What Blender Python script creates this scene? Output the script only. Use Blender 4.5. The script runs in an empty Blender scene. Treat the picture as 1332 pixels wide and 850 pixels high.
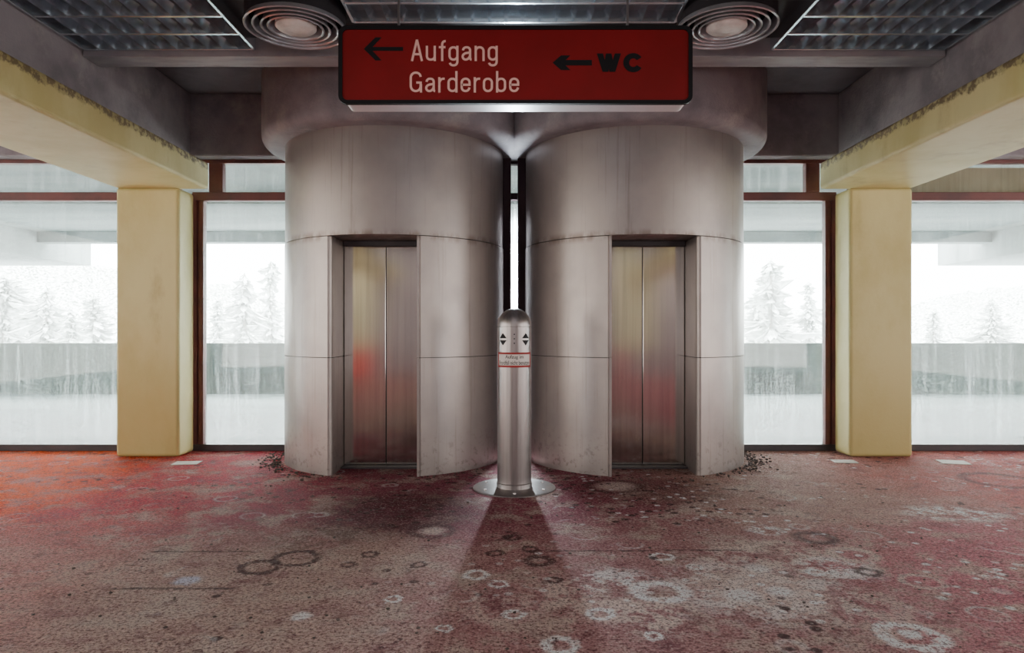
import bpy, bmesh, math, random, os
from mathutils import Vector
random.seed(7)
C = bpy.context.scene.collection
F=888.0; CX=669.0; HY=430.0; EH=1.3
def wx(px,d): return (px-CX)*d/F
def wz(py,d): return EH+(HY-py)*d/F

# ---------------------------------------------------------------- materials
def nmat(name):
    m=bpy.data.materials.new(name); m.use_nodes=True
    nt=m.node_tree; b=nt.nodes['Principled BSDF']; return m,nt,b
def N(nt,t,**k):
    n=nt.nodes.new(t)
    for a,v in k.items(): setattr(n,a,v)
    return n
def noise(nt,vec,scale,detail=6,rough=.6,sc=(1,1,1),off=(0,0,0)):
    mp=N(nt,'ShaderNodeMapping'); mp.inputs['Scale'].default_value=sc; mp.inputs['Location'].default_value=off
    nt.links.new(vec,mp.inputs['Vector'])
    n=N(nt,'ShaderNodeTexNoise'); n.inputs['Scale'].default_value=scale
    n.inputs['Detail'].default_value=detail; n.inputs['Roughness'].default_value=rough
    nt.links.new(mp.outputs[0],n.inputs['Vector']); return n.outputs['Fac']
def mrange(nt,val,a,b,c=0,d=1):
    n=N(nt,'ShaderNodeMapRange'); n.interpolation_type='SMOOTHSTEP'
    for i,v in ((1,a),(2,b),(3,c),(4,d)): n.inputs[i].default_value=v
    nt.links.new(val,n.inputs[0]); return n.outputs[0]
def mix(nt,fac,a,b,blend='MIX'):
    n=N(nt,'ShaderNodeMix'); n.data_type='RGBA'; n.blend_type=blend
    for s,v in ((0,fac),(6,a),(7,b)):
        if isinstance(v,(int,float)): n.inputs[s].default_value=v
        elif isinstance(v,tuple): n.inputs[s].default_value=(*v[:3],1)
        else: nt.links.new(v,n.inputs[s])
    return n.outputs[2]
def math_(nt,op,a,b=None,clamp=False):
    n=N(nt,'ShaderNodeMath'); n.operation=op; n.use_clamp=clamp
    for i,v in enumerate((a,b)):
        if v is None: continue
        if isinstance(v,(int,float)): n.inputs[i].default_value=v
        else: nt.links.new(v,n.inputs[i])
    return n.outputs[0]
def mat(name,c1,c2=None,rough=.5,metal=0,scale=3,sc=(1,1,1),lo=.35,hi=.7,bump=0,bscale=40,stain=None,sscale=1.2,srange=(.55,.75),ssc=(1,1,1),spec=.5):
    m,nt,b=nmat(name)
    co=N(nt,'ShaderNodeTexCoord').outputs['Object']
    c2=c2 or tuple(v*.85 for v in c1)
    f=mrange(nt,noise(nt,co,scale,sc=sc),lo,hi)
    col=mix(nt,f,c1,c2)
    if stain:
        sf=mrange(nt,noise(nt,co,sscale,detail=9,rough=.7,sc=ssc),*srange)
        col=mix(nt,sf,col,stain)
    nt.links.new(col,b.inputs['Base Color'])
    b.inputs['Roughness'].default_value=rough; b.inputs['Metallic'].default_value=metal
    b.inputs['Specular IOR Level'].default_value=spec
    if bump:
        bn=N(nt,'ShaderNodeBump'); bn.inputs['Strength'].default_value=bump; bn.inputs['Distance'].default_value=.01
        nt.links.new(noise(nt,co,bscale),bn.inputs['Height']); nt.links.new(bn.outputs[0],b.inputs['Normal'])
    return m

M={}
m,nt,b=nmat('tower_metal'); co=N(nt,'ShaderNodeTexCoord').outputs['Object']
sp=N(nt,'ShaderNodeSeparateXYZ'); nt.links.new(co,sp.inputs[0])
col=mix(nt,mrange(nt,noise(nt,co,1.5),.35,.7),(.41,.365,.345),(.34,.305,.295))
runs=mrange(nt,noise(nt,co,6,detail=9,rough=.7,sc=(3,3,.1)),.53,.74,0,.55)
col=mix(nt,runs,col,(.20,.165,.145))
gr=math_(nt,'MULTIPLY',mrange(nt,sp.outputs[2],.03,.5,1,0),mrange(nt,noise(nt,co,16,detail=8,rough=.75),.51,.65,0,.55))
col=mix(nt,gr,col,(.09,.07,.06))
seamg=mrange(nt,math_(nt,'ABSOLUTE',math_(nt,'SUBTRACT',sp.outputs[2],2.146)),.0,.07,.65,0)
col=mix(nt,math_(nt,'MULTIPLY',seamg,mrange(nt,noise(nt,co,9,sc=(1,1,.4)),.4,.6)),col,(.14,.10,.08))
nt.links.new(col,b.inputs['Base Color']); b.inputs['Metallic'].default_value=.72
nt.links.new(mrange(nt,noise(nt,co,5),.3,.7,.37,.42),b.inputs['Roughness'])
bn=N(nt,'ShaderNodeBump'); bn.inputs['Strength'].default_value=.03; bn.inputs['Distance'].default_value=.01
nt.links.new(noise(nt,co,10),bn.inputs['Height']); nt.links.new(bn.outputs[0],b.inputs['Normal'])
M['tower']=m
M['core']=mat('dark_gap',(.03,.03,.035),rough=.8)
M['steel']=mat('brushed_steel',(.60,.57,.54),(.48,.455,.445),rough=.12,metal=1,scale=4,sc=(5,5,.1))
M['steel2']=mat('bollard_steel',(.35,.32,.315),(.28,.255,.255),rough=.34,metal=.9,scale=5,sc=(8,8,.3))
M['concrete']=mat('dark_concrete',(.31,.285,.305),(.19,.172,.195),rough=.85,scale=2.2,bump=.5,bscale=45,stain=(.40,.37,.36),sscale=3,srange=(.5,.8))
M['ceilslab']=mat('slab_concrete',(.19,.175,.195),(.13,.12,.14),rough=.9,scale=2,bump=.3)
m,nt,b=nmat('yellow_paint'); co=N(nt,'ShaderNodeTexCoord').outputs['Object']
sp=N(nt,'ShaderNodeSeparateXYZ'); nt.links.new(co,sp.inputs[0])
col=mix(nt,mrange(nt,noise(nt,co,1.3,sc=(1,1,.6)),.35,.7),(.66,.60,.30),(.54,.47,.19))
col=mix(nt,mrange(nt,noise(nt,co,2.5,detail=9,sc=(1,1,.5)),.56,.78,0,.7),col,(.36,.28,.10))
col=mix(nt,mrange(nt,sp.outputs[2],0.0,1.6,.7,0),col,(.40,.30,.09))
ch=math_(nt,'MULTIPLY',mrange(nt,math_(nt,'ADD',sp.outputs[2],math_(nt,'MULTIPLY',noise(nt,co,7,detail=8,rough=.78),.20)),3.05,3.08),mrange(nt,noise(nt,co,22,detail=5),.42,.55,.4,.95))
col=mix(nt,ch,col,(.14,.10,.05))
nt.links.new(col,b.inputs['Base Color']); b.inputs['Roughness'].default_value=.55
bn=N(nt,'ShaderNodeBump'); bn.inputs['Strength'].default_value=.15; bn.inputs['Distance'].default_value=.01
nt.links.new(noise(nt,co,30),bn.inputs['Height']); nt.links.new(bn.outputs[0],b.inputs['Normal'])
M['yellow']=m
M['frame']=mat('red_brown_frame',(.16,.045,.04),(.09,.03,.03),rough=.45)
M['darkframe']=mat('dark_bronze',(.05,.04,.045),(.03,.025,.03),rough=.45)
M['slitpost']=mat('dark_post',(.05,.03,.035),(.035,.02,.025),rough=.8,spec=.15)
M['black']=mat('black_paint',(.008,.008,.010),rough=.6,spec=.2)
M['blackceil']=mat('black_ceiling',(.02,.018,.024),rough=.7)
M['strip']=mat('painted_edge',(.36,.35,.37),(.26,.25,.28),rough=.6,scale=3,sc=(1,4,1))
M['alu']=mat('louvre_aluminium',(.74,.82,.88),(.62,.69,.76),rough=.20,metal=.92,scale=6)
M['reflector']=mat('reflector_grey',(.15,.17,.19),(.08,.09,.11),rough=.3,metal=.6,scale=5)
M['signred']=mat('sign_red',(.20,.006,.008),(.16,.005,.006),rough=.5,scale=2,spec=.2)
M['signtext']=mat('sign_letter',(.80,.47,.42),(.74,.43,.38),rough=.6)
M['signbody']=mat('sign_housing',(.80,.77,.80),(.68,.65,.70),rough=.28,scale=3)
M['vent']=mat('vent_grey',(.58,.61,.66),(.40,.42,.46),rough=.3,metal=.6)
M['ventdisc']=mat('vent_disc',(.95,.96,.93),(.65,.66,.64),rough=.5,scale=6,bump=.2)
M['white']=mat('white_label',(.78,.72,.68),rough=.6)
M['redborder']=mat('red_border',(.35,.02,.02),rough=.6)
M['paper']=mat('paper',(.7,.67,.62),(.5,.48,.44),rough=.8,scale=14)
M['debris']=mat('debris_crumb',(.05,.035,.03),(.14,.10,.09),rough=.95,scale=20)
M['terrace']=mat('terrace_paving',(.24,.28,.27),(.10,.13,.12),rough=.7,scale=.9,sc=(.3,3,1))
M['parapet']=mat('parapet_concrete',(.085,.108,.092),(.018,.032,.026),rough=.9,scale=2.6,sc=(8,1,.12),lo=.4,hi=.62)
M['snow']=mat('snow',(.9,.9,.9),(.8,.82,.82),rough=.9)
M['canopy']=mat('canopy_concrete',(.34,.37,.365),(.19,.22,.215),rough=.9,scale=.6,sc=(.3,2,1))
M['beige']=mat('beige_panel',(.45,.37,.25),(.38,.31,.2),rough=.7)
M['tree']=mat('snowy_hazy_needles',(.82,.83,.82),(.32,.35,.32),rough=.95,scale=4.5)  # snow tone paled further, haze put into the needle colour
M['hill']=mat('wooded_hillside',(.92,.92,.90),(.24,.27,.24),rough=.95,scale=4,sc=(1,1,.6),lo=.42,hi=.62)
M['trunk']=mat('bark',(.4,.38,.36),rough=.95)
# rear wall: unseen ochre, grey and red bands added to tint the door reflections
m,nt,b=nmat('rear_plaster'); co=N(nt,'ShaderNodeTexCoord').outputs['Object']
sp=N(nt,'ShaderNodeSeparateXYZ'); nt.links.new(co,sp.inputs[0])
def band(a0,a1,b0,b1,v=1):
    return math_(nt,'MULTIPLY',math_(nt,'MULTIPLY',mrange(nt,sp.outputs[0],a0,a1),mrange(nt,sp.outputs[0],b1,b0)),v)
base=mix(nt,band(-5.2,-4.9,-4.1,-3.8),(.30,.265,.28),(.56,.53,.34))
base=mix(nt,band(2.6,2.9,3.7,4.1),base,(.50,.47,.31))
red=math_(nt,'ADD',band(-4.8,-4.5,-4.1,-3.9,.85),band(2.7,2.9,3.1,3.3,.3))
refl_low=mrange(nt,sp.outputs[2],1.0,.60)
low=mix(nt,red,(.26,.21,.22),(.80,.02,.02))
col=mix(nt,refl_low,base,low)
nt.links.new(col,b.inputs['Base Color']); b.inputs['Roughness'].default_value=.9
M['wall']=m
M['wallside']=mat('side_plaster',(.22,.19,.18),(.17,.15,.14),rough=.9)

# glass
m,nt,b=nmat('dusty_glass'); nt.nodes.remove(b)
out=[n for n in nt.nodes if n.type=='OUTPUT_MATERIAL'][0]
co=N(nt,'ShaderNodeTexCoord').outputs['Object']
tr=N(nt,'ShaderNodeBsdfTransparent'); tr.inputs[0].default_value=(.94,.98,.97,1)
gl=N(nt,'ShaderNodeBsdfGlossy'); gl.inputs['Roughness'].default_value=.03
tl=N(nt,'ShaderNodeBsdfTranslucent'); tl.inputs[0].default_value=(.9,.95,.95,1)
m1=N(nt,'ShaderNodeMixShader'); m1.inputs[0].default_value=.04
nt.links.new(tr.outputs[0],m1.inputs[1]); nt.links.new(gl.outputs[0],m1.inputs[2])
sp=N(nt,'ShaderNodeSeparateXYZ'); nt.links.new(co,sp.inputs[0])
dust=math_(nt,'ADD',mrange(nt,noise(nt,co,4,detail=9,rough=.7,sc=(5,1,.2)),.42,.72,.025,.14),mrange(nt,sp.outputs[2],.7,.1,0,.08))
m2=N(nt,'ShaderNodeMixShader'); nt.links.new(dust,m2.inputs[0])
nt.links.new(m1.outputs[0],m2.inputs[1]); nt.links.new(tl.outputs[0],m2.inputs[2]); nt.links.new(m2.outputs[0],out.inputs[0])
M['glass']=m

# carpet
def floor_px(px,py):
    d=F*EH/(py-HY); return wx(px,d),d
m,nt,b=nmat('stained_carpet')
co=N(nt,'ShaderNodeTexCoord').outputs['Object']
sep=N(nt,'ShaderNodeSeparateXYZ'); nt.links.new(co,sep.inputs[0])
n_big=noise(nt,co,.8,detail=4); n_mid=noise(nt,co,2.6,detail=9,rough=.72); n_f=noise(nt,co,24,detail=8,rough=.8); n_vf=noise(nt,co,110,detail=3,rough=.8)
n_m2=noise(nt,co,7,detail=9,rough=.75,off=(5,3,0))
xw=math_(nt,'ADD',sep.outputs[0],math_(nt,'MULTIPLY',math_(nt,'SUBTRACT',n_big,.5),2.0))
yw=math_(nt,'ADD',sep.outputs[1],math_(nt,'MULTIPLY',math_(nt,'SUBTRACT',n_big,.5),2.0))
col=mix(nt,mrange(nt,xw,-4.1,-3.0),(1.0,.115,.004),(.58,.035,.06))  # orange sunlight at the left painted into the carpet colour
col=mix(nt,mrange(nt,xw,-3.0,-1.2),col,(.28,.06,.095))
col=mix(nt,mrange(nt,xw,.4,2.0),col,(.46,.28,.23))
col=mix(nt,mrange(nt,xw,2.4,4.4),col,(.58,.14,.13))
near=mrange(nt,yw,5.1,3.7)
nc=mix(nt,mrange(nt,xw,-2.8,-1.6),(.60,.27,.24),(.50,.33,.28))
nc=mix(nt,mrange(nt,xw,-1.0,-.1),nc,(.42,.20,.20))
nc=mix(nt,mrange(nt,xw,1.4,2.6),nc,(.56,.16,.20))
col=mix(nt,near,col,nc)
col=mix(nt,mrange(nt,n_mid,.47,.62,0,.75),col,mix(nt,mrange(nt,math_(nt,'ABSOLUTE',xw),1.7,3.4),(.56,.44,.38),(.60,.31,.27)))
col=mix(nt,mrange(nt,n_mid,.35,.45,.55,0),col,(.20,.05,.07))
col=mix(nt,mrange(nt,n_m2,.55,.68,0,.5),col,(.64,.51,.45))
col=mix(nt,mrange(nt,n_m2,.37,.47,.55,0),col,(.14,.038,.048))
nw=math_(nt,'ADD',math_(nt,'MULTIPLY',math_(nt,'SUBTRACT',n_f,.5),.10),math_(nt,'MULTIPLY',math_(nt,'SUBTRACT',n_m2,.5),.10))
def dist(px,py,sy=1):
    x,y=floor_px(px,py)
    v=N(nt,'ShaderNodeVectorMath'); v.operation='SUBTRACT'; nt.links.new(co,v.inputs[0]); v.inputs[1].default_value=(x,y,0)
    v2=N(nt,'ShaderNodeVectorMath'); v2.operation='MULTIPLY'; nt.links.new(v.outputs[0],v2.inputs[0]); v2.inputs[1].default_value=(1,sy,0)
    l=N(nt,'ShaderNodeVectorMath'); l.operation='LENGTH'; nt.links.new(v2.outputs[0],l.inputs[0])
    return math_(nt,'ADD',l.outputs['Value'],nw),y
patch=mrange(nt,n_m2,.46,.55)
patch2=mrange(nt,noise(nt,co,11,detail=7,rough=.75,off=(2,9,0)),.34,.50)
def spot(col,px,py,r,c,st=.7,patchy=False,sy=1):
    l,y=dist(px,py,sy); R=r*y/F
    f=mrange(nt,l,R*.4,R*1.15,st,0)
    if patchy: f=math_(nt,'MULTIPLY',f,patch)
    return mix(nt,f,col,c)
def ring(col,px,py,r,c,st=.6,w=.18):
    l,y=dist(px,py); R=r*y/F
    d=math_(nt,'ABSOLUTE',math_(nt,'SUBTRACT',l,R))
    f=math_(nt,'MULTIPLY',mrange(nt,d,R*w*.3,R*w*1.2,st,0),patch2)
    return mix(nt,f,col,c)
W=(.95,.92,.93); PK=(.72,.57,.52); DK=(.028,.009,.011)
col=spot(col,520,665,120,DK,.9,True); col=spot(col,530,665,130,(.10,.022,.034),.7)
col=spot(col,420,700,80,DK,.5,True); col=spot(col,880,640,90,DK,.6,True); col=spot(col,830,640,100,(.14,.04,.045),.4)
col=spot(col,562,691,20,PK,.8); col=ring(col,562,691,27,DK,.6,.3)
col=spot(col,246,755,20,(.62,.62,.74),.9); col=spot(col,392,802,16,W,.8)
col=ring(col,1185,828,36,W,1,.35); col=spot(col,1185,826,17,W,1)
col=spot(col,995,690,28,W,1,True); col=spot(col,985,765,130,W,1,True); col=spot(col,985,765,105,PK,.75); col=spot(col,1000,725,95,PK,.9,True); col=spot(col,1090,740,60,W,.8,True)
col=spot(col,965,775,30,W,.8); col=spot(col,1015,770,22,W,.8); col=spot(col,985,740,20,W,.6)
col=ring(col,1110,722,26,PK,.9,.35); col=spot(col,1240,668,75,W,1,True,1.6); col=ring(col,1300,625,42,DK,.7,.2)
col=ring(col,385,727,28,DK,.9,.25); col=ring(col,338,738,24,DK,.9,.3); col=spot(col,800,633,30,PK,.7); col=ring(col,800,633,34,DK,.5,.2)
col=spot(col,850,800,80,PK,1,True); col=spot(col,760,775,90,PK,.8,True); col=spot(col,1290,748,26,W,1,True); col=spot(col,640,790,70,PK,.6,True)
col=spot(col,800,755,60,W,.7,True); col=spot(col,1120,790,80,PK,.7,True); col=ring(col,1200,757,24,PK,.7,.25)
for a in ((512,780,9),(577,818,9),(670,800,13),(650,760,11),(860,770,30),(730,840,20),(860,725,12),(905,738,9),(780,800,16),(1060,745,10),(850,828,10),(620,748,14)):
    col=ring(col,*a,W,.9,.4)
for a in ((1060,700,22),(480,722,10),(455,735,8),(545,735,9),(700,730,16),(1130,745,14),(665,700,11),(690,715,10),(645,720,10),(720,755,9)): col=ring(col,*a,DK,.85,.45)
def vor(scale,off):
    mp=N(nt,'ShaderNodeMapping'); mp.inputs['Location'].default_value=off; nt.links.new(co,mp.inputs[0])
    vo=N(nt,'ShaderNodeTexVoronoi'); vo.inputs['Scale'].default_value=scale; nt.links.new(mp.outputs[0],vo.inputs['Vector'])
    return vo
vo=vor(9,(0,0,0))
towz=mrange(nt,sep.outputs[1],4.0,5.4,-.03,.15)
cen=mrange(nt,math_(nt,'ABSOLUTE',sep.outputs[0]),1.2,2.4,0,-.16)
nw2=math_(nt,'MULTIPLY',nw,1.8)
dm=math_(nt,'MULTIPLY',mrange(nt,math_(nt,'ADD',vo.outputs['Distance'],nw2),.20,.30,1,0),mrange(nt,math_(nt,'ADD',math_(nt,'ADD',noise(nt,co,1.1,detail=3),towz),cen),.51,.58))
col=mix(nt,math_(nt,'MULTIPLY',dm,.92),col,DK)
vo=vor(18,(4,2,0))
dm=math_(nt,'MULTIPLY',mrange(nt,math_(nt,'ADD',vo.outputs['Distance'],nw2),.16,.28,1,0),mrange(nt,noise(nt,co,1.7,detail=4,off=(9,0,0)),.53,.62))
col=mix(nt,math_(nt,'MULTIPLY',dm,.7),col,DK)
vo=vor(9,(7,1,0))
dm=math_(nt,'MULTIPLY',mrange(nt,math_(nt,'ADD',vo.outputs['Distance'],nw2),.14,.26,1,0),math_(nt,'MULTIPLY',mrange(nt,noise(nt,co,1.2,detail=4,off=(3,7,0)),.46,.58),mrange(nt,sep.outputs[0],-.8,.6,.15,1)))
col=mix(nt,math_(nt,'MULTIPLY',dm,.8),col,W)
vo2=vor(3.4,(0,5,0))
rg=math_(nt,'ABSOLUTE',math_(nt,'SUBTRACT',math_(nt,'ADD',vo2.outputs['Distance'],nw),.27))
dm2=math_(nt,'MULTIPLY',mrange(nt,rg,.01,.06,1,0),mrange(nt,noise(nt,co,1.4,detail=3),.5,.62))
col=mix(nt,math_(nt,'MULTIPLY',dm2,.4),col,W)
n_g=noise(nt,co,55,detail=4,rough=.8,off=(1,1,0))
col=mix(nt,mrange(nt,n_f,.55,.66,0,.5),col,(.74,.57,.50))
col=mix(nt,mrange(nt,n_f,.34,.46,.75,0),col,(.075,.018,.022))
col=mix(nt,mrange(nt,n_g,.41,.49,.8,0),col,(.075,.020,.023))
col=mix(nt,mrange(nt,n_g,.54,.63,0,.4),col,(.82,.67,.60))
col=mix(nt,mrange(nt,n_vf,.38,.54,.45,0),col,(.10,.030,.033))
def seam(col,px0,px1,py):
    x0,y0=floor_px(px0,py); x1,_=floor_px(px1,py)
    fy=mrange(nt,math_(nt,'ABSOLUTE',math_(nt,'SUBTRACT',math_(nt,'ADD',sep.outputs[1],math_(nt,'MULTIPLY',nw,.4)),y0)),.006,.022,.85,0)
    fx=mrange(nt,math_(nt,'ABSOLUTE',math_(nt,'SUBTRACT',sep.outputs[0],(x0+x1)/2)),(x1-x0)/2,(x1-x0)/2+.05,1,0)
    f=math_(nt,'MULTIPLY',math_(nt,'MULTIPLY',fy,fx),mrange(nt,n_f,.42,.55))
    return mix(nt,f,col,DK)
for a in ((150,300,766),(200,330,718),(690,845,717),(870,960,716)): col=seam(col,*a)
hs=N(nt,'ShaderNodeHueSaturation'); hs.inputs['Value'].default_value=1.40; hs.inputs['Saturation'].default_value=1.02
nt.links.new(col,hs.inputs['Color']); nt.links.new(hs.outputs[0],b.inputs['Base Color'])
b.inputs['Roughness'].default_value=.85
b.inputs['Specular IOR Level'].default_value=.10
bn=N(nt,'ShaderNodeBump'); bn.inputs['Strength'].default_value=1.0; bn.inputs['Distance'].default_value=.05
h=math_(nt,'ADD',math_(nt,'MULTIPLY',n_vf,.5),math_(nt,'ADD',math_(nt,'ADD',n_f,n_g),n_m2))
nt.links.new(h,bn.inputs['Height']); nt.links.new(bn.outputs[0],b.inputs['Normal'])
M['carpet']=m

# ---------------------------------------------------------------- mesh helpers
def finish(bm,name,mt,parent=None,loc=(0,0,0),smooth=False,bevel=0,seg=2,solid=0):
    bmesh.ops.recalc_face_normals(bm,faces=bm.faces[:])
    if smooth:
        for f in bm.faces: f.smooth=True
        for e in bm.edges:
            if len(e.link_faces)==2 and e.calc_face_angle(0)>math.radians(32): e.smooth=False
    me=bpy.data.meshes.new(name); bm.to_mesh(me); bm.free()
    o=bpy.data.objects.new(name,me); C.objects.link(o); o.location=loc
    me.materials.append(M[mt])
    if parent: o.parent=parent
    if solid:
        s=o.modifiers.new('s','SOLIDIFY'); s.thickness=solid; s.offset=0
        e=o.modifiers.new('e','EDGE_SPLIT'); e.split_angle=math.radians(32)
    if bevel:
        bv=o.modifiers.new('b','BEVEL'); bv.width=bevel; bv.segments=seg; bv.limit_method='ANGLE'
    return o
def abox(bm,x0,x1,y0,y1,z0,z1):
    vs=[bm.verts.new((x,y,z)) for x in (x0,x1) for y in (y0,y1) for z in (z0,z1)]
    for f in ((0,1,3,2),(4,6,7,5),(0,4,5,1),(2,3,7,6),(0,2,6,4),(1,5,7,3)): bm.faces.new([vs[i] for i in f])
def boxes(name,bl,mt,parent=None,loc=(0,0,0),bevel=0,seg=2,smooth=False):
    bm=bmesh.new()
    for b_ in bl: abox(bm,*b_)
    return finish(bm,name,mt,parent,loc,bevel=bevel,seg=seg,smooth=smooth)
def lathe(bm,prof,seg=64,c=(0,0),close=False):
    rings=[]
    for r,z in prof:
        if r<1e-6: rings.append([bm.verts.new((c[0],c[1],z))])
        else: rings.append([bm.verts.new((c[0]+r*math.cos(2*math.pi*i/seg),c[1]+r*math.sin(2*math.pi*i/seg),z)) for i in range(seg)])
    pairs=list(zip(rings,rings[1:]))
    if close: pairs.append((rings[-1],rings[0]))
    for a,b_ in pairs:
        for i in range(seg):
            j=(i+1)%seg
            if len(a)==1 and len(b_)==1: continue
            if len(a)==1: bm.faces.new((a[0],b_[i],b_[j]))
            elif len(b_)==1: bm.faces.new((a[i],a[j],b_[0]))
            else: bm.faces.new((a[i],a[j],b_[j],b_[i]))
def strip(bm,path,z0,z1,nz=1):
    rows=[[bm.verts.new((x,y,z0+(z1-z0)*k/nz)) for x,y in path] for k in range(nz+1)]
    for k in range(nz):
        for i in range(len(path)-1):
            bm.faces.new((rows[k][i],rows[k][i+1],rows[k+1][i+1],rows[k+1][i]))
def prism_xz(bm,pts,y0,y1):
    a=[bm.verts.new((x,y0,z)) for x,z in pts]; b_=[bm.verts.new((x,y1,z)) for x,z in pts]
    bm.faces.new(a); bm.faces.new(b_[::-1])
    n=len(pts)
    for i in range(n): bm.faces.new((a[i],b_[i],b_[(i+1)%n],a[(i+1)%n]))
def rrect(x0,x1,z0,z1,r,n=6):
    p=[]
    for cx,cz,a0 in ((x1-r,z1-r,0),(x0+r,z1-r,90),(x0+r,z0+r,180),(x1-r,z0+r,270)):
        for i in range(n+1):
            a=math.radians(a0+90*i/n); p.append((cx+r*math.cos(a),cz+r*math.sin(a)))
    return p
def text_bm(body,x0,x1,z0,z1,off=0):
    cu=bpy.data.curves.new('t','FONT'); cu.body=body; cu.offset=off; cu.resolution_u=6
    o=bpy.data.objects.new('t',cu); C.objects.link(o); bpy.context.view_layer.update()
    dg=bpy.context.evaluated_depsgraph_get(); me=bpy.data.meshes.new_from_object(o.evaluated_get(dg))
    bpy.data.objects.remove(o)
    bm=bmesh.new(); bm.from_mesh(me)
    xs=[v.co.x for v in bm.verts]; ys=[v.co.y for v in bm.verts]
    a,b_,c,d=min(xs),max(xs),min(ys),max(ys)
    for v in bm.verts:
        v.co=Vector((x0+(v.co.x-a)/(b_-a)*(x1-x0),0,z0+(v.co.y-c)/(d-c)*(z1-z0)))
    return bm
def thing(name,label,cat,loc=(0,0,0),group=None):
    e=bpy.data.objects.new(name,None); e.empty_display_size=.1; C.objects.link(e); e.location=loc
    e['label']=label; e['category']=cat
    if group: e['group']=group
    return e
def struct(o,label):
    o['kind']='structure'; o['label']=label; return o

# ---------------------------------------------------------------- setting
RW=9.0
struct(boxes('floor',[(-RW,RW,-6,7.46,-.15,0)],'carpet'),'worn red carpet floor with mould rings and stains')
struct(boxes('ceiling',[(-RW,RW,-6,7.6,3.8,4.0)],'ceilslab'),'dark concrete ceiling slab')
struct(boxes('wall_back',[(-RW,RW,-6.2,-6,0,3.8)],'wall'),'plaster wall opposite the lifts with bands added for door reflections')
struct(boxes('wall_left',[(-RW-.2,-RW,-6.2,7.6,0,3.8)],'wallside'),'unseen grey side wall added to shut out sky light')  # side walls added to keep the sky light out
struct(boxes('wall_right',[(RW,RW+.2,-6.2,7.6,0,3.8)],'wallside'),'unseen grey side wall added to shut out sky light')
struct(boxes('trim_1',[(-RW,RW,7.2,7.6,3.14,3.8)],'concrete',bevel=.015),'dark concrete downstand beam above the windows')
n=2
for s in (-1,1):
    xs=sorted((s*4.05,s*3.41))
    struct(boxes('trim_%d'%n,[(xs[0],xs[1],-6,7.2,3.04,3.8)],'concrete',bevel=.02),'dark concrete downstand above the yellow beam'); n+=1
for s in (-1,1):
    xs=sorted((s*4.09,s*3.16))
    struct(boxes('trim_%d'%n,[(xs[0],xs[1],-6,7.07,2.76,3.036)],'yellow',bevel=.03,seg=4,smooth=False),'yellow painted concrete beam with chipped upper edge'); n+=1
TX=1.224; TY=7.116; TR=1.105
prof=[(1.08,3.11),(1.225,3.11)]+[(1.225+.10*math.sin(a),3.21-.10*math.cos(a)) for a in [math.pi/2*i/8 for i in range(1,9)]]+[(1.325,3.8)]
for s in (-1,1):
    bm=bmesh.new(); lathe(bm,prof,96)
    struct(finish(bm,'trim_%d'%n,'concrete',loc=(s*TX,TY,0),smooth=True),'rounded concrete collar around the lift tower head'); n+=1
for s in (-1,1):
    xs=sorted((s*4.09,s*3.44))
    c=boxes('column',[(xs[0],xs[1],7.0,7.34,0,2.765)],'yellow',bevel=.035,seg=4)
    c['label']='square yellow painted column carrying a yellow beam'; c['category']='column'; c['group']='yellow columns'
struct(boxes('trim_%d'%n,[(-4.04,4.04,-6,5.36,3.60,3.64)],'blackceil'),'black suspended ceiling plane'); n+=1
struct(boxes('trim_%d'%n,[(-3.40,3.40,5.38,5.60,3.46,3.64)],'strip',bevel=.006),'grey painted ceiling edge strip'); n+=1
def window(i,bars,x0,x1,label,dark=None):
    o=boxes('window_%d'%i,bars,'frame',bevel=.006); struct(o,label)
    g=boxes('glass',[(x0,x1,7.40,7.406,.03,3.13)],'glass',parent=o)
    if dark: boxes('rail',dark,'darkframe',parent=o,bevel=.005)
    return o
yb=(7.35,7.44)
for k,s in enumerate((-1,1)):
    def B(a,b_,z0,z1,y=yb): return (min(s*a,s*b_),max(s*a,s*b_),y[0],y[1],z0,z1)
    window(1+k,[B(3.62,9,2.70,2.79),B(3.62,9,3.10,3.14),B(6.5,6.58,.07,2.70),B(8.92,9,.07,2.7),B(3.62,3.67,.07,3.10)],
        min(s*3.65,s*8.95),max(s*3.65,s*8.95),'wide window with red brown frame and dusty glass',[B(3.62,9,0,.07)])
    window(3+k,[B(2.2,3.47,2.70,2.79),B(2.2,3.47,3.10,3.14),B(3.35,3.40,.07,2.70),B(3.42,3.47,.07,2.70),B(3.14,3.29,2.79,3.10),B(3.40,3.42,.07,2.7,(7.37,7.42))],
        min(s*2.2,s*3.36),max(s*2.2,s*3.36),'narrow window beside the lift tower in red brown frame',[B(2.2,3.47,0,.07)])
o=boxes('window_5',[(-.118,-.036,7.18,7.44,0,3.14),(.036,.118,7.18,7.44,0,3.14),(-.18,-.10,7.38,7.44,0,3.14),(.10,.18,7.38,7.44,0,3.14),(-.036,.036,7.30,7.39,2.70,2.77),(-.036,.036,7.30,7.39,3.08,3.14)],'slitpost',bevel=.004)
struct(o,'slit window with dark posts between the two lift towers')
boxes('glass',[(-.036,.036,7.40,7.406,.03,3.13)],'glass',parent=o)
p=boxes('trim_%d'%n,[(4.15,8.9,7.47,7.52,2.77,3.08)],'beige'); struct(p,'beige panel behind the upper pane'); n+=1

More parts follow.
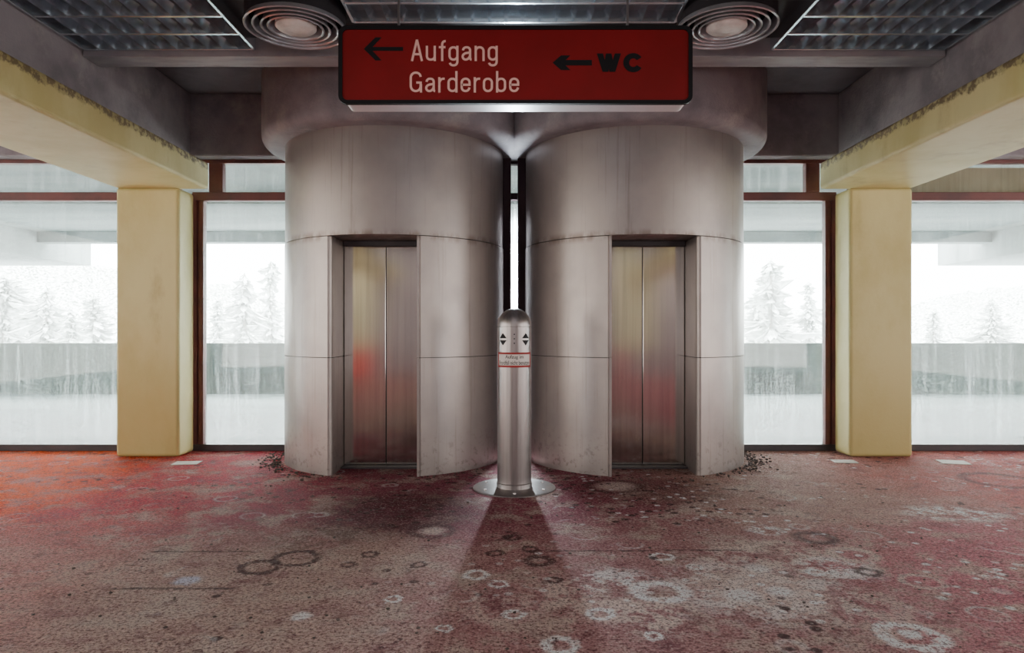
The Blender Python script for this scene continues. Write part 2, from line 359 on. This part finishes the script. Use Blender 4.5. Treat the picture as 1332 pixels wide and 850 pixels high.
# ---------------------------------------------------------------- lift towers
def tower(s):
    T=thing('elevator_tower','round grey metal lift tower with recessed steel doors','elevator',(s*TX,TY,0),'lift towers')
    xo,xi=.41,.364
    def arc(R,rnd,yb_):
        p=[]
        y=-math.sqrt(R*R-xi*xi)
        p.append((xi,yb_)); p.append((xi,y-.016)); p.append((xi+.014,y-.014))
        a0=math.asin((xi+.012)/R)+.01; a1=2*math.pi-math.asin((xo+rnd)/R)
        K=90
        for i in range(K+1):
            a=a0+(a1-a0)*i/K; p.append((R*math.sin(a),-R*math.cos(a)))
        ye=p[-1][1]; cx=-xo-rnd; cy=ye+rnd
        for i in range(1,7):
            a=math.pi/2*i/6; p.append((cx+rnd*math.sin(a),cy-rnd*math.cos(a)))
        p.append((-xo,yb_))
        return [(q[0]*(-s),q[1]) for q in p]
    P=arc(TR,.035,-.575)
    for z0,z1 in ((0.0,1.052),(1.058,2.142)):
        bm=bmesh.new(); strip(bm,P,z0,z1,1); finish(bm,'shell_panel','tower',T,smooth=True,solid=.012)
    bm=bmesh.new(); lathe(bm,[(0,2.150),(TR,2.150),(TR,3.16)],128); finish(bm,'upper_drum','tower',T,smooth=True)
    bm=bmesh.new(); strip(bm,arc(TR-.02,.035,-.57)[2:-7],0.002,2.148); finish(bm,'light_stop','core',T)  # dark lining added to stop window light leaking through the seams
    boxes('door_head',[(-.40,.40,-.64,-.52,2.10,2.15)],'darkframe',T,bevel=.004)
    boxes('door_sill',[(-.40,.40,-.72,-.52,0.0,.016)],'darkframe',T,bevel=.003)
    boxes('back_panel',[(-.42,.42,-.545,-.53,0.0,2.12)],'core',T)
    for a,b_ in ((-.398,-.004),(.004,.398)):
        boxes('door_leaf',[(a,b_,-.600,-.560,.018,2.10)],'steel',T,bevel=.003)
    return T
tower(-1); tower(1)

# ---------------------------------------------------------------- bollard
BY=5.63
Bd=thing('call_bollard','domed steel lift call post on a round floor plate','bollard',(0,BY,0))
BR=.14
bm=bmesh.new(); lathe(bm,[(0,0),(.34,0),(.34,.008),(.33,.014),(0,.014)],72); finish(bm,'base_plate','steel2',Bd,smooth=True)
bm=bmesh.new(); lathe(bm,[(BR+.006,.014),(BR+.006,.05),(BR,.055),(BR,1.325)],72); finish(bm,'post','steel2',Bd,smooth=True)
bm=bmesh.new(); lathe(bm,[(BR-.004,1.325),(BR-.004,1.329),(BR,1.332)]+[(BR*math.cos(a),1.342+BR*math.sin(a)) for a in [math.pi/2*i/12 for i in range(12)]]+[(0,1.342+BR)],72)
finish(bm,'dome_cap','steel2',Bd,smooth=True)
for i in range(6):
    a=math.radians(30+60*i); bm=bmesh.new()
    lathe(bm,[(0,.024),(.011,.024),(.013,.014),(.013,.012)],12,c=(.27*math.cos(a),.27*math.sin(a))); finish(bm,'bolt','steel2',Bd)
def wrap(bm,R):
    for v in bm.verts:
        a=v.co.x/BR; r=R-v.co.y
        v.co=Vector((r*math.sin(a),-r*math.cos(a),v.co.z))
def curved(x0,x1,z0,z1,t,nx=16):
    bm=bmesh.new()
    g=[[bm.verts.new((x0+(x1-x0)*i/nx,y,z)) for i in range(nx+1)] for y,z in ((-t,z0),(-t,z1),(0,z1),(0,z0))]
    for k in range(4):
        a,b_=g[k],g[(k+1)%4]
        for i in range(nx): bm.faces.new((a[i],a[i+1],b_[i+1],b_[i]))
    bm.faces.new([g[k][0] for k in range(4)]); bm.faces.new([g[k][-1] for k in range(4)][::-1])
    return bm
bm=curved(-.165,.165,1.000,1.122,.002); wrap(bm,BR); L=finish(bm,'label_plate','redborder',Bd)
bm=curved(-.148,.148,1.017,1.106,.003); wrap(bm,BR); finish(bm,'label_face','white',Bd)
bm=text_bm('Aufzug im',-.075,.075,1.064,1.101,.006); wrap(bm,BR+.0037); finish(bm,'label_text','black',Bd)
bm=text_bm('Brandfall nicht benutzen',-.140,.140,1.022,1.056,.006); wrap(bm,BR+.0037); finish(bm,'label_text','black',Bd)
for sx in (-1,1):
    for up in (1,-1):
        bm=bmesh.new(); zc=1.228; cx=sx*.10
        z0=zc+up*.008; z1=zc+up*.050
        prism_xz(bm,[(cx-.036,z0),(cx+.036,z0),(cx,z1)],-.002,0)
        bmesh.ops.subdivide_edges(bm,edges=bm.edges[:],cuts=3,use_grid_fill=True)
        wrap(bm,BR+.0005); finish(bm,'arrow_button','black',Bd)
for zc in (1.268,1.232,1.196):
    bm=bmesh.new(); pts=[(.006*math.cos(a),zc+.006*math.sin(a)) for a in [2*math.pi*i/14 for i in range(14)]]
    prism_xz(bm,pts,-.003,0); wrap(bm,BR+.0005); finish(bm,'key_switch','darkframe',Bd)

# ---------------------------------------------------------------- hanging sign
SD=3.86
X=lambda p: wx(p,SD); Z=lambda p: wz(p,SD)
S=thing('hanging_sign','red hanging direction sign with black frame and white lettering','sign',(0,SD,Z(135)))
zb=Z(135)
def sg(bm,name,mt,**k): 
    for v in bm.verts: v.co.z-=zb
    return finish(bm,name,mt,S,**k)
bm=bmesh.new(); prism_xz(bm,rrect(X(446),X(896),Z(133),Z(35),.03),.02,.17); sg(bm,'housing','signbody',smooth=True)
bm=bmesh.new(); o_=rrect(X(440),X(901),Z(134.5),Z(33),.045); i_=rrect(X(445),X(896),Z(130),Z(38),.03)
for y0,y1 in ((0,.03),):
    A=[bm.verts.new((x,y0,z)) for x,z in o_]; Bq=[bm.verts.new((x,y0,z)) for x,z in i_]
    A2=[bm.verts.new((x,y1,z)) for x,z in o_]; B2=[bm.verts.new((x,y1,z)) for x,z in i_]
    n_=len(o_)
    for i in range(n_):
        j=(i+1)%n_
        bm.faces.new((A[i],A[j],Bq[j],Bq[i])); bm.faces.new((A[i],A2[i],A2[j],A[j])); bm.faces.new((Bq[i],Bq[j],B2[j],B2[i])); bm.faces.new((A2[i],B2[i],B2[j],A2[j]))
sg(bm,'frame','black',smooth=True)
bm=bmesh.new(); prism_xz(bm,rrect(X(444),X(897),Z(131),Z(37),.03),.008,.02); sg(bm,'face_panel','signred')
# condensed grotesque letters drawn as strokes (baseline 0, x-height 20, cap 28)
def path(*it):
    p=[it[0]]
    for q in it[1:]:
        if len(q)==4:
            (x0,y0),(cx_,cy_),(x1,y1)=p[-1],q[:2],q[2:]
            k_=.58
            c1=(x0+(cx_-x0)*k_,y0+(cy_-y0)*k_); c2=(x1+(cx_-x1)*k_,y1+(cy_-y1)*k_)
            for i in range(1,9):
                t=i/8; u=1-t
                p.append((u**3*x0+3*u*u*t*c1[0]+3*u*t*t*c2[0]+t**3*x1,u**3*y0+3*u*u*t*c1[1]+3*u*t*t*c2[1]+t**3*y1))
        else: p.append(q)
    return p
LOOP=path((7,18),(12,18,12,13),(12,7),(12,2,7,2),(2,2,2,7),(2,13),(2,18,7,18))
GL={'A':(16,[path((1.6,0),(8,28)),path((14.4,0),(8,28)),path((4,9),(12,9))]),
 'u':(14,[path((2,20),(2,6.5),(2,2,6.5,2),(7.5,2),(12,2,12,7)),path((12,20),(12,0))]),
 'f':(9.5,[path((9.3,26),(8.5,26),(4.8,26,4.8,21.5),(4.8,0)),path((.5,18.2),(9,18.2))]),
 'g':(14,[LOOP,path((12,20),(12,-.5),(12,-5.5,7.5,-5.5),(6.5,-5.5),(3,-5.5,2.4,-2.2))]),
 'a':(14,[path((2.5,14),(2.8,18,6.5,18),(7.5,18),(11.5,18,11.5,14),(11.5,4),(11.6,2,13.4,1.8)),path((11.5,12),(10,11),(6.5,10.5),(2,9.5,2,6),(2,2,6,2),(10.5,2,11.5,7.5))]),
 'n':(14,[path((2,0),(2,20)),path((2,13),(2.3,18,7,18),(12,18,12,13),(12,0))]),
 'r':(9,[path((2,0),(2,20)),path((2,12.5),(2.6,18,7,18),(8.8,18))]),
 'd':(14,[LOOP,path((12,28),(12,0))]),'b':(14,[LOOP,path((2,28),(2,0))]),'o':(14,[LOOP]),
 'e':(14,[path((2,10.2),(12,10.2),(12,13),(12,18,7,18),(2,18,2,13),(2,7),(2,2,7,2),(11.3,2,11.8,6.6))]),
 'G':(17,[path((14.6,20.5),(14.2,26,8.5,26),(2,26,2,19),(2,9),(2,2,8.5,2),(14.6,2,14.6,9),(14.6,13),(9,13)),path((15,11),(15,0))])}
def ribbon(bm,p,w,fx,fz,y):
    L_=[]
    for i,(x,z) in enumerate(p):
        a=Vector(p[max(i-1,0)]); c=Vector(p[min(i+1,len(p)-1)]); b0=Vector((x,z))
        d1=(b0-a).normalized() if i>0 else (c-b0).normalized(); d2=(c-b0).normalized() if i<len(p)-1 else d1
        t=(d1+d2); t=t.normalized() if t.length>1e-4 else d1
        nrm=Vector((-t.y,t.x)); k_=min(1/max(.5,nrm.dot(Vector((-d1.y,d1.x)))),1.45)
        L_.append([bm.verts.new((fx(q.x),y,fz(q.y))) for q in (b0+nrm*w/2*k_,b0-nrm*w/2*k_)])
    for a,b_ in zip(L_,L_[1:]): bm.faces.new((a[0],b_[0],b_[1],a[1]))
def word(body,x0,x1,ybase,k_,mt,wt=2.9):
    gap=2.7; tot=sum(GL[c][0] for c in body)+gap*(len(body)-1); sx=(x1-x0)/tot; cur=0
    bm=bmesh.new(); cnt=0
    for c in body:
        for p in GL[c][1]:
            ribbon(bm,p,wt,lambda v:X(x0+(cur+v)*sx),lambda v:Z(ybase-v*k_),.006-cnt*.00003); cnt+=1
        cur+=GL[c][0]+gap
    sg(bm,'lettering',mt)
word('Aufgang',534,648,79,1.0,'signtext'); word('Garderobe',532,676,120,1.0,'signtext')
bm=bmesh.new()
for i,(t0,t1,b0,b1) in enumerate(((776.5,784.5,784,791.5),(788.5,795.5,784,791.5),(788.5,795.5,793,800.5),(800,808,793,800.5))):
    yy=.006-i*.0001
    bm.faces.new([bm.verts.new((X(x),yy,Z(y))) for x,y in ((t0,69),(t1,69),(b1,93),(b0,93))])
sg(bm,'lettering','black')
bm=bmesh.new(); cxx,czz=824,81; Kc=28; oi=[]
for i in range(Kc+1):
    a=math.radians(34+(360-68)*i/Kc)
    oi.append((bm.verts.new((X(cxx+13*math.cos(a)),.006,Z(czz-12.5*math.sin(a)))),bm.verts.new((X(cxx+5.4*math.cos(a)),.006,Z(czz-5.6*math.sin(a))))))
for a,b_ in zip(oi,oi[1:]): bm.faces.new((a[0],b_[0],b_[1],a[1]))
sg(bm,'lettering','black')
def arrow(tip,tail,cy,hw,hl,t,thick):
    bm=bmesh.new()
    x0,x1=X(tip),X(tail); z=Z(cy); k=SD/F
    abox(bm,x0+t*k,x1,.006,.0085,z-t*k/2,z+t*k/2)
    for sg_ in (-1,1):
        pts=[(x0,z),(x0+hl*k,z+sg_*hw*k),(x0+(hl+thick)*k,z+sg_*hw*k),(x0+thick*k*1.1,z)]
        prism_xz(bm,pts,.0061,.0086)
    sg(bm,'arrow','black')
arrow(473,524,63,15,15,5,8); arrow(719,770,81,9.5,11,7,12)
for px in (515,820):
    boxes('hanger_rod',[(X(px)-.006,X(px)+.006,.09,.102,Z(36)-zb,3.61-zb)],'steel2',S)

# ---------------------------------------------------------------- louvre fixtures
def fixture(x0,x1,y1,rows,label):
    rd=.285; y0=y1-rows*rd
    T=thing('ceiling_light',label,'ceiling light',((x0+x1)/2,(y0+y1)/2,3.5),'louvred ceiling lights')
    ox,oy=(x0+x1)/2,(y0+y1)/2
    t=.022
    bl=[(x0-ox,x1-ox,y-oy-t/2,y-oy+t/2,0,.10) for y in [y0+rd*i for i in range(rows+1)]]
    bl+=[(x-ox-t/2,x-ox+t/2,y0-oy,y1-oy,0,.10) for x in (x0,x1)]
    boxes('frame',bl,'alu',T,bevel=.003)
    boxes('reflector',[(x0-ox,x1-ox,y0-oy,y1-oy,.085,.099)],'reflector',T)
    bm=bmesh.new(); nb=int((x1-x0)/.115)
    for r in range(rows):
        ya=y0+rd*r+.012-oy; yb2=ya+rd-.024
        for i in range(1,nb):
            x=x0-ox+(x1-x0)*i/nb
            K=10; rws=[]
            for j in range(K+1):
                v=j/K; y=ya+(yb2-ya)*v; e_=4*(v-.5)**2
                w_=.004+.014*e_
                rws.append([bm.verts.new(q) for q in ((x-.010-w_,y,.083),(x-w_*.7,y,.050),(x-w_*.25,y,.022),(x,y,.010),(x+w_*.25,y,.022),(x+w_*.7,y,.050),(x+.010+w_,y,.083))])
            for a,b_ in zip(rws,rws[1:]):
                for q in range(6): bm.faces.new((a[q],a[q+1],b_[q+1],b_[q]))
    finish(bm,'louvre','alu',T,smooth=True)
    for r in range(rows):
        yc=y0+rd*(r+.5)-oy; bm=bmesh.new()
        res=bmesh.ops.create_cone(bm,cap_ends=True,segments=10,radius1=.010,radius2=.010,depth=x1-x0-.06)
        for v in bm.verts: v.co=Vector((v.co.z,v.co.y+yc,v.co.x+.078))
        finish(bm,'lamp_tube','white',T,smooth=True)
fixture(-3.38,-2.04,5.36,5,'rectangular ceiling light with silver parabolic louvres beside a round vent')
fixture(2.02,3.38,5.36,5,'rectangular ceiling light with silver parabolic louvres beside a round vent')
fixture(-1.15,1.15,4.88,3,'rectangular silver louvred ceiling light above the hanging sign')

# vents
for x in (wx(385,4.8),wx(945,4.8)):
    V=thing('ceiling_vent','round ceiling air diffuser with concentric rings and pale centre disc','vent',(x,4.8,3.6),'round ceiling vents')
    z0=-.18
    for R in (.35,.295,.24,.195):
        bm=bmesh.new(); lathe(bm,[(R,z0),(R-.008,z0-.006),(R-.016,z0),(R-.036,z0+.07),(R-.028,z0+.07)],72,close=True); finish(bm,'ring','vent',V,smooth=True)
    bm=bmesh.new(); lathe(bm,[(0,z0-.015),(.08,z0-.013),(.125,z0-.003),(.14,z0+.01),(.14,z0+.05),(0,z0+.05)],64); finish(bm,'centre_disc','ventdisc',V,smooth=True)
    bm=bmesh.new(); lathe(bm,[(.34,z0+.03),(.34,0),(0,0)],64); finish(bm,'throat','blackceil',V,smooth=True)

# ---------------------------------------------------------------- floor bits
for px,py,w,d_,rot in ((243,603,.24,.17,.1),(1098,601,.22,.16,-.15),(1240,602,.25,.20,-.25)):
    x,y=floor_px(px,py)
    o=boxes('paper_sheet',[(-w/2,w/2,-d_/2,d_/2,0.001,.006)],'paper',loc=(x,y,0)); o.rotation_euler[2]=rot
    o['label']='small pale paper sheet lying on the carpet by the window'; o['category']='paper'; o['group']='papers on the carpet'
bm=bmesh.new()
def crumb(x,y,s):
    if math.hypot(x,y-BY)<.40: return
    r=bmesh.ops.create_icosphere(bm,subdivisions=1,radius=s)
    k=random.uniform(.3,.7)
    for v in r['verts']:
        v.co=Vector((v.co.x*random.uniform(.6,1.3)+x,v.co.y*random.uniform(.6,1.3)+y,(v.co.z+s)*k))
for s in (-1,1):
    for i in range(200):
        a=random.gauss(math.radians(70),.38); r=TR+.04+abs(random.gauss(0,.10))
        crumb(s*(TX+r*math.sin(a)),TY-r*math.cos(a),random.uniform(.004,.018))
for i in range(260):
    crumb(random.uniform(-2.8,2.8),random.uniform(2.7,5.9),random.uniform(.003,.011))
for i in range(120):
    a=random.uniform(-1.2,1.2); s=random.choice((-1,1)); r=TR+.04+abs(random.gauss(0,.05))
    if abs(s*TX+r*math.sin(a))<.25: continue
    crumb(s*TX+r*math.sin(a),TY-r*math.cos(a),random.uniform(.003,.012))
o=finish(bm,'floor_debris','debris'); o['kind']='stuff'; o['label']='dark crumbs of debris scattered on the carpet around the towers'; o['category']='debris'

# ---------------------------------------------------------------- outside
o=boxes('terrace',[(-26,26,7.62,14.2,-.2,-.03)],'terrace'); struct(o,'wet terrace paving outside the windows')
o=boxes('parapet',[(-26,26,14.2,14.5,-.2,1.03)],'parapet'); struct(o,'grey green concrete terrace parapet')
o=boxes('canopy',[(-26,26,7.62,13.6,3.22,3.7),(-26,26,9.6,9.85,3.08,3.22),(-26,26,13.3,13.6,3.02,3.22)],'canopy'); struct(o,'concrete canopy slab over the terrace')
for s in (-1,1):
    xs=sorted((s*9.3,s*14.5)); o=boxes('canopy_beam',[(xs[0],xs[1],7.62,15.0,2.72,3.22)],'canopy'); struct(o,'concrete beam under the canopy')
o=boxes('ground',[(-150,150,14.6,160,-4.3,-4)],'snow'); struct(o,'snowy ground beyond the terrace')
bm=bmesh.new(); nx,ny=120,16; g=[]
for j in range(ny+1):
    row=[]
    for i in range(nx+1):
        x=-75+150*i/nx; y=62+30*j/ny
        hh=9.5+2.0*math.sin(x*.09+1.2)+(3.0 if x<-25 else 0)*min(1,(-25-x)/12 if x<-25 else 0)
        z=-4+hh*math.sin(j/ny*math.pi/2)+random.uniform(-.6,.6)
        row.append(bm.verts.new((x,y,z)))
    g.append(row)
for j in range(ny):
    for i in range(nx): bm.faces.new((g[j][i],g[j][i+1],g[j+1][i+1],g[j+1][i]))
o=finish(bm,'hillside','hill'); struct(o,'snowy wooded hillside beyond the terrace')
def conifer(x,y,zb_,h,w):
    T=thing('conifer_tree','snow-dusted, haze-paled conifer tree beyond the terrace parapet','tree',(x,y,zb_),'conifers outside')
    bm=bmesh.new(); lathe(bm,[(.18,0),(.10,h*.6),(.02,h*.98)],8); finish(bm,'trunk','trunk',T)
    bm=bmesh.new(); nbr=420; lean=[random.uniform(.5,1.3) for _ in range(9)]; ph=random.random()*6
    for t in range(nbr):
        f=(t+random.random())/nbr; zc=h*(.08+.88*f); a=random.random()*6.283
        R=w/2*(1-f)**.4*random.uniform(.25,1.2)*lean[int(f*8.99)]*(1+.35*math.sin(a*2+ph+f*5))+.08
        wd=R*random.uniform(.06,.14)+.05; dr=R*random.uniform(-.15,.5)
        ca,sa=math.cos(a),math.sin(a)
        q=[bm.verts.new(v) for v in ((0,0,zc+.02*h),(ca*R*.6-sa*wd,sa*R*.6+ca*wd,zc-dr*.6),(ca*R,sa*R,zc-dr),(ca*R*.6+sa*wd,sa*R*.6-ca*wd,zc-dr*.6),(ca*R*.5,sa*R*.5,zc-dr*.5-.06*w))]
        bm.faces.new((q[0],q[1],q[2],q[3])); bm.faces.new((q[0],q[2],q[4]))
    finish(bm,'foliage','tree',T)
for px,top,w,d in ((1003,330,100,30),(318,350,80,30),(352,335,60,38),(60,368,85,33),(122,380,70,40),(5,355,90,45),(1052,362,50,44),(92,395,60,27),(283,385,50,50),(985,372,50,54),(1215,400,60,50),(1290,385,60,58),(35,392,60,55)):
    conifer(wx(px,d),d,-4,wz(top,d)+4,w*d/F*1.25)

# ---------------------------------------------------------------- light
w=bpy.data.worlds.new('world'); bpy.context.scene.world=w; w.use_nodes=True
bg=w.node_tree.nodes['Background']; bg.inputs[0].default_value=(.97,.99,1,1); bg.inputs[1].default_value=27.0
def area(name,loc,rot,sx,sy,e,col=(1,1,1)):
    l=bpy.data.lights.new(name,'AREA'); l.shape='RECTANGLE'; l.size=sx; l.size_y=sy; l.energy=e; l.color=col
    o=bpy.data.objects.new(name,l); C.objects.link(o); o.location=loc; o.rotation_euler=rot; return o
R_=math.radians
area('added_light',(-8.9,1.5,1.8),(0,R_(-90),0),2.8,9,390,(1,.94,.85))  # added fill panel in front of the closed left wall
area('added_light',(8.9,1.5,1.8),(0,R_(90),0),2.8,9,390,(1,.95,.89))  # same added fill on the right, no window there
area('added_light',(0,-5.8,1.5),(R_(100),0,0),2.6,2.4,35,(1,.94,.95))  # weak unseen fill added at the rear centre
area('added_light',(-7.4,-5.8,1.6),(R_(100),0,R_(-20)),2.6,2.8,200,(1,.96,.90))  # unseen rear corner fill, added to light the towers
area('added_light',(7.4,-5.8,1.6),(R_(100),0,R_(20)),2.6,2.8,200,(1,.96,.90))  # matching added fill in the other rear corner
area('added_light',(0,7.46,1.35),(R_(-90),0,0),.074,2.3,240,(.86,.92,1))  # lamp behind the slit glass, carries its daylight
area('reflection_fill',(-4,-4.6,3.4),(R_(-55),0,0),3,.3,90,(1,.96,.88))  # unseen lamp added to brighten the rear wall in the door reflections
area('reflection_fill',(4,-4.6,3.4),(R_(-55),0,0),3,.3,90,(1,.96,.88))  # second added lamp for the rear wall reflections
area('foreground_fill',(0,-.6,3.55),(0,0,0),6,1.2,90,(1,.96,.96))  # unseen overhead fill added to lift the near floor

cam=bpy.data.cameras.new('cam'); co_=bpy.data.objects.new('camera',cam); C.objects.link(co_)
co_.location=(0,0,EH); co_.rotation_euler=(math.radians(90),0,0); cam.lens=24; cam.sensor_width=36; cam.clip_start=.05; cam.clip_end=400
cam.shift_x=-3/1332; cam.shift_y=5/1332
bpy.context.scene.camera=co_
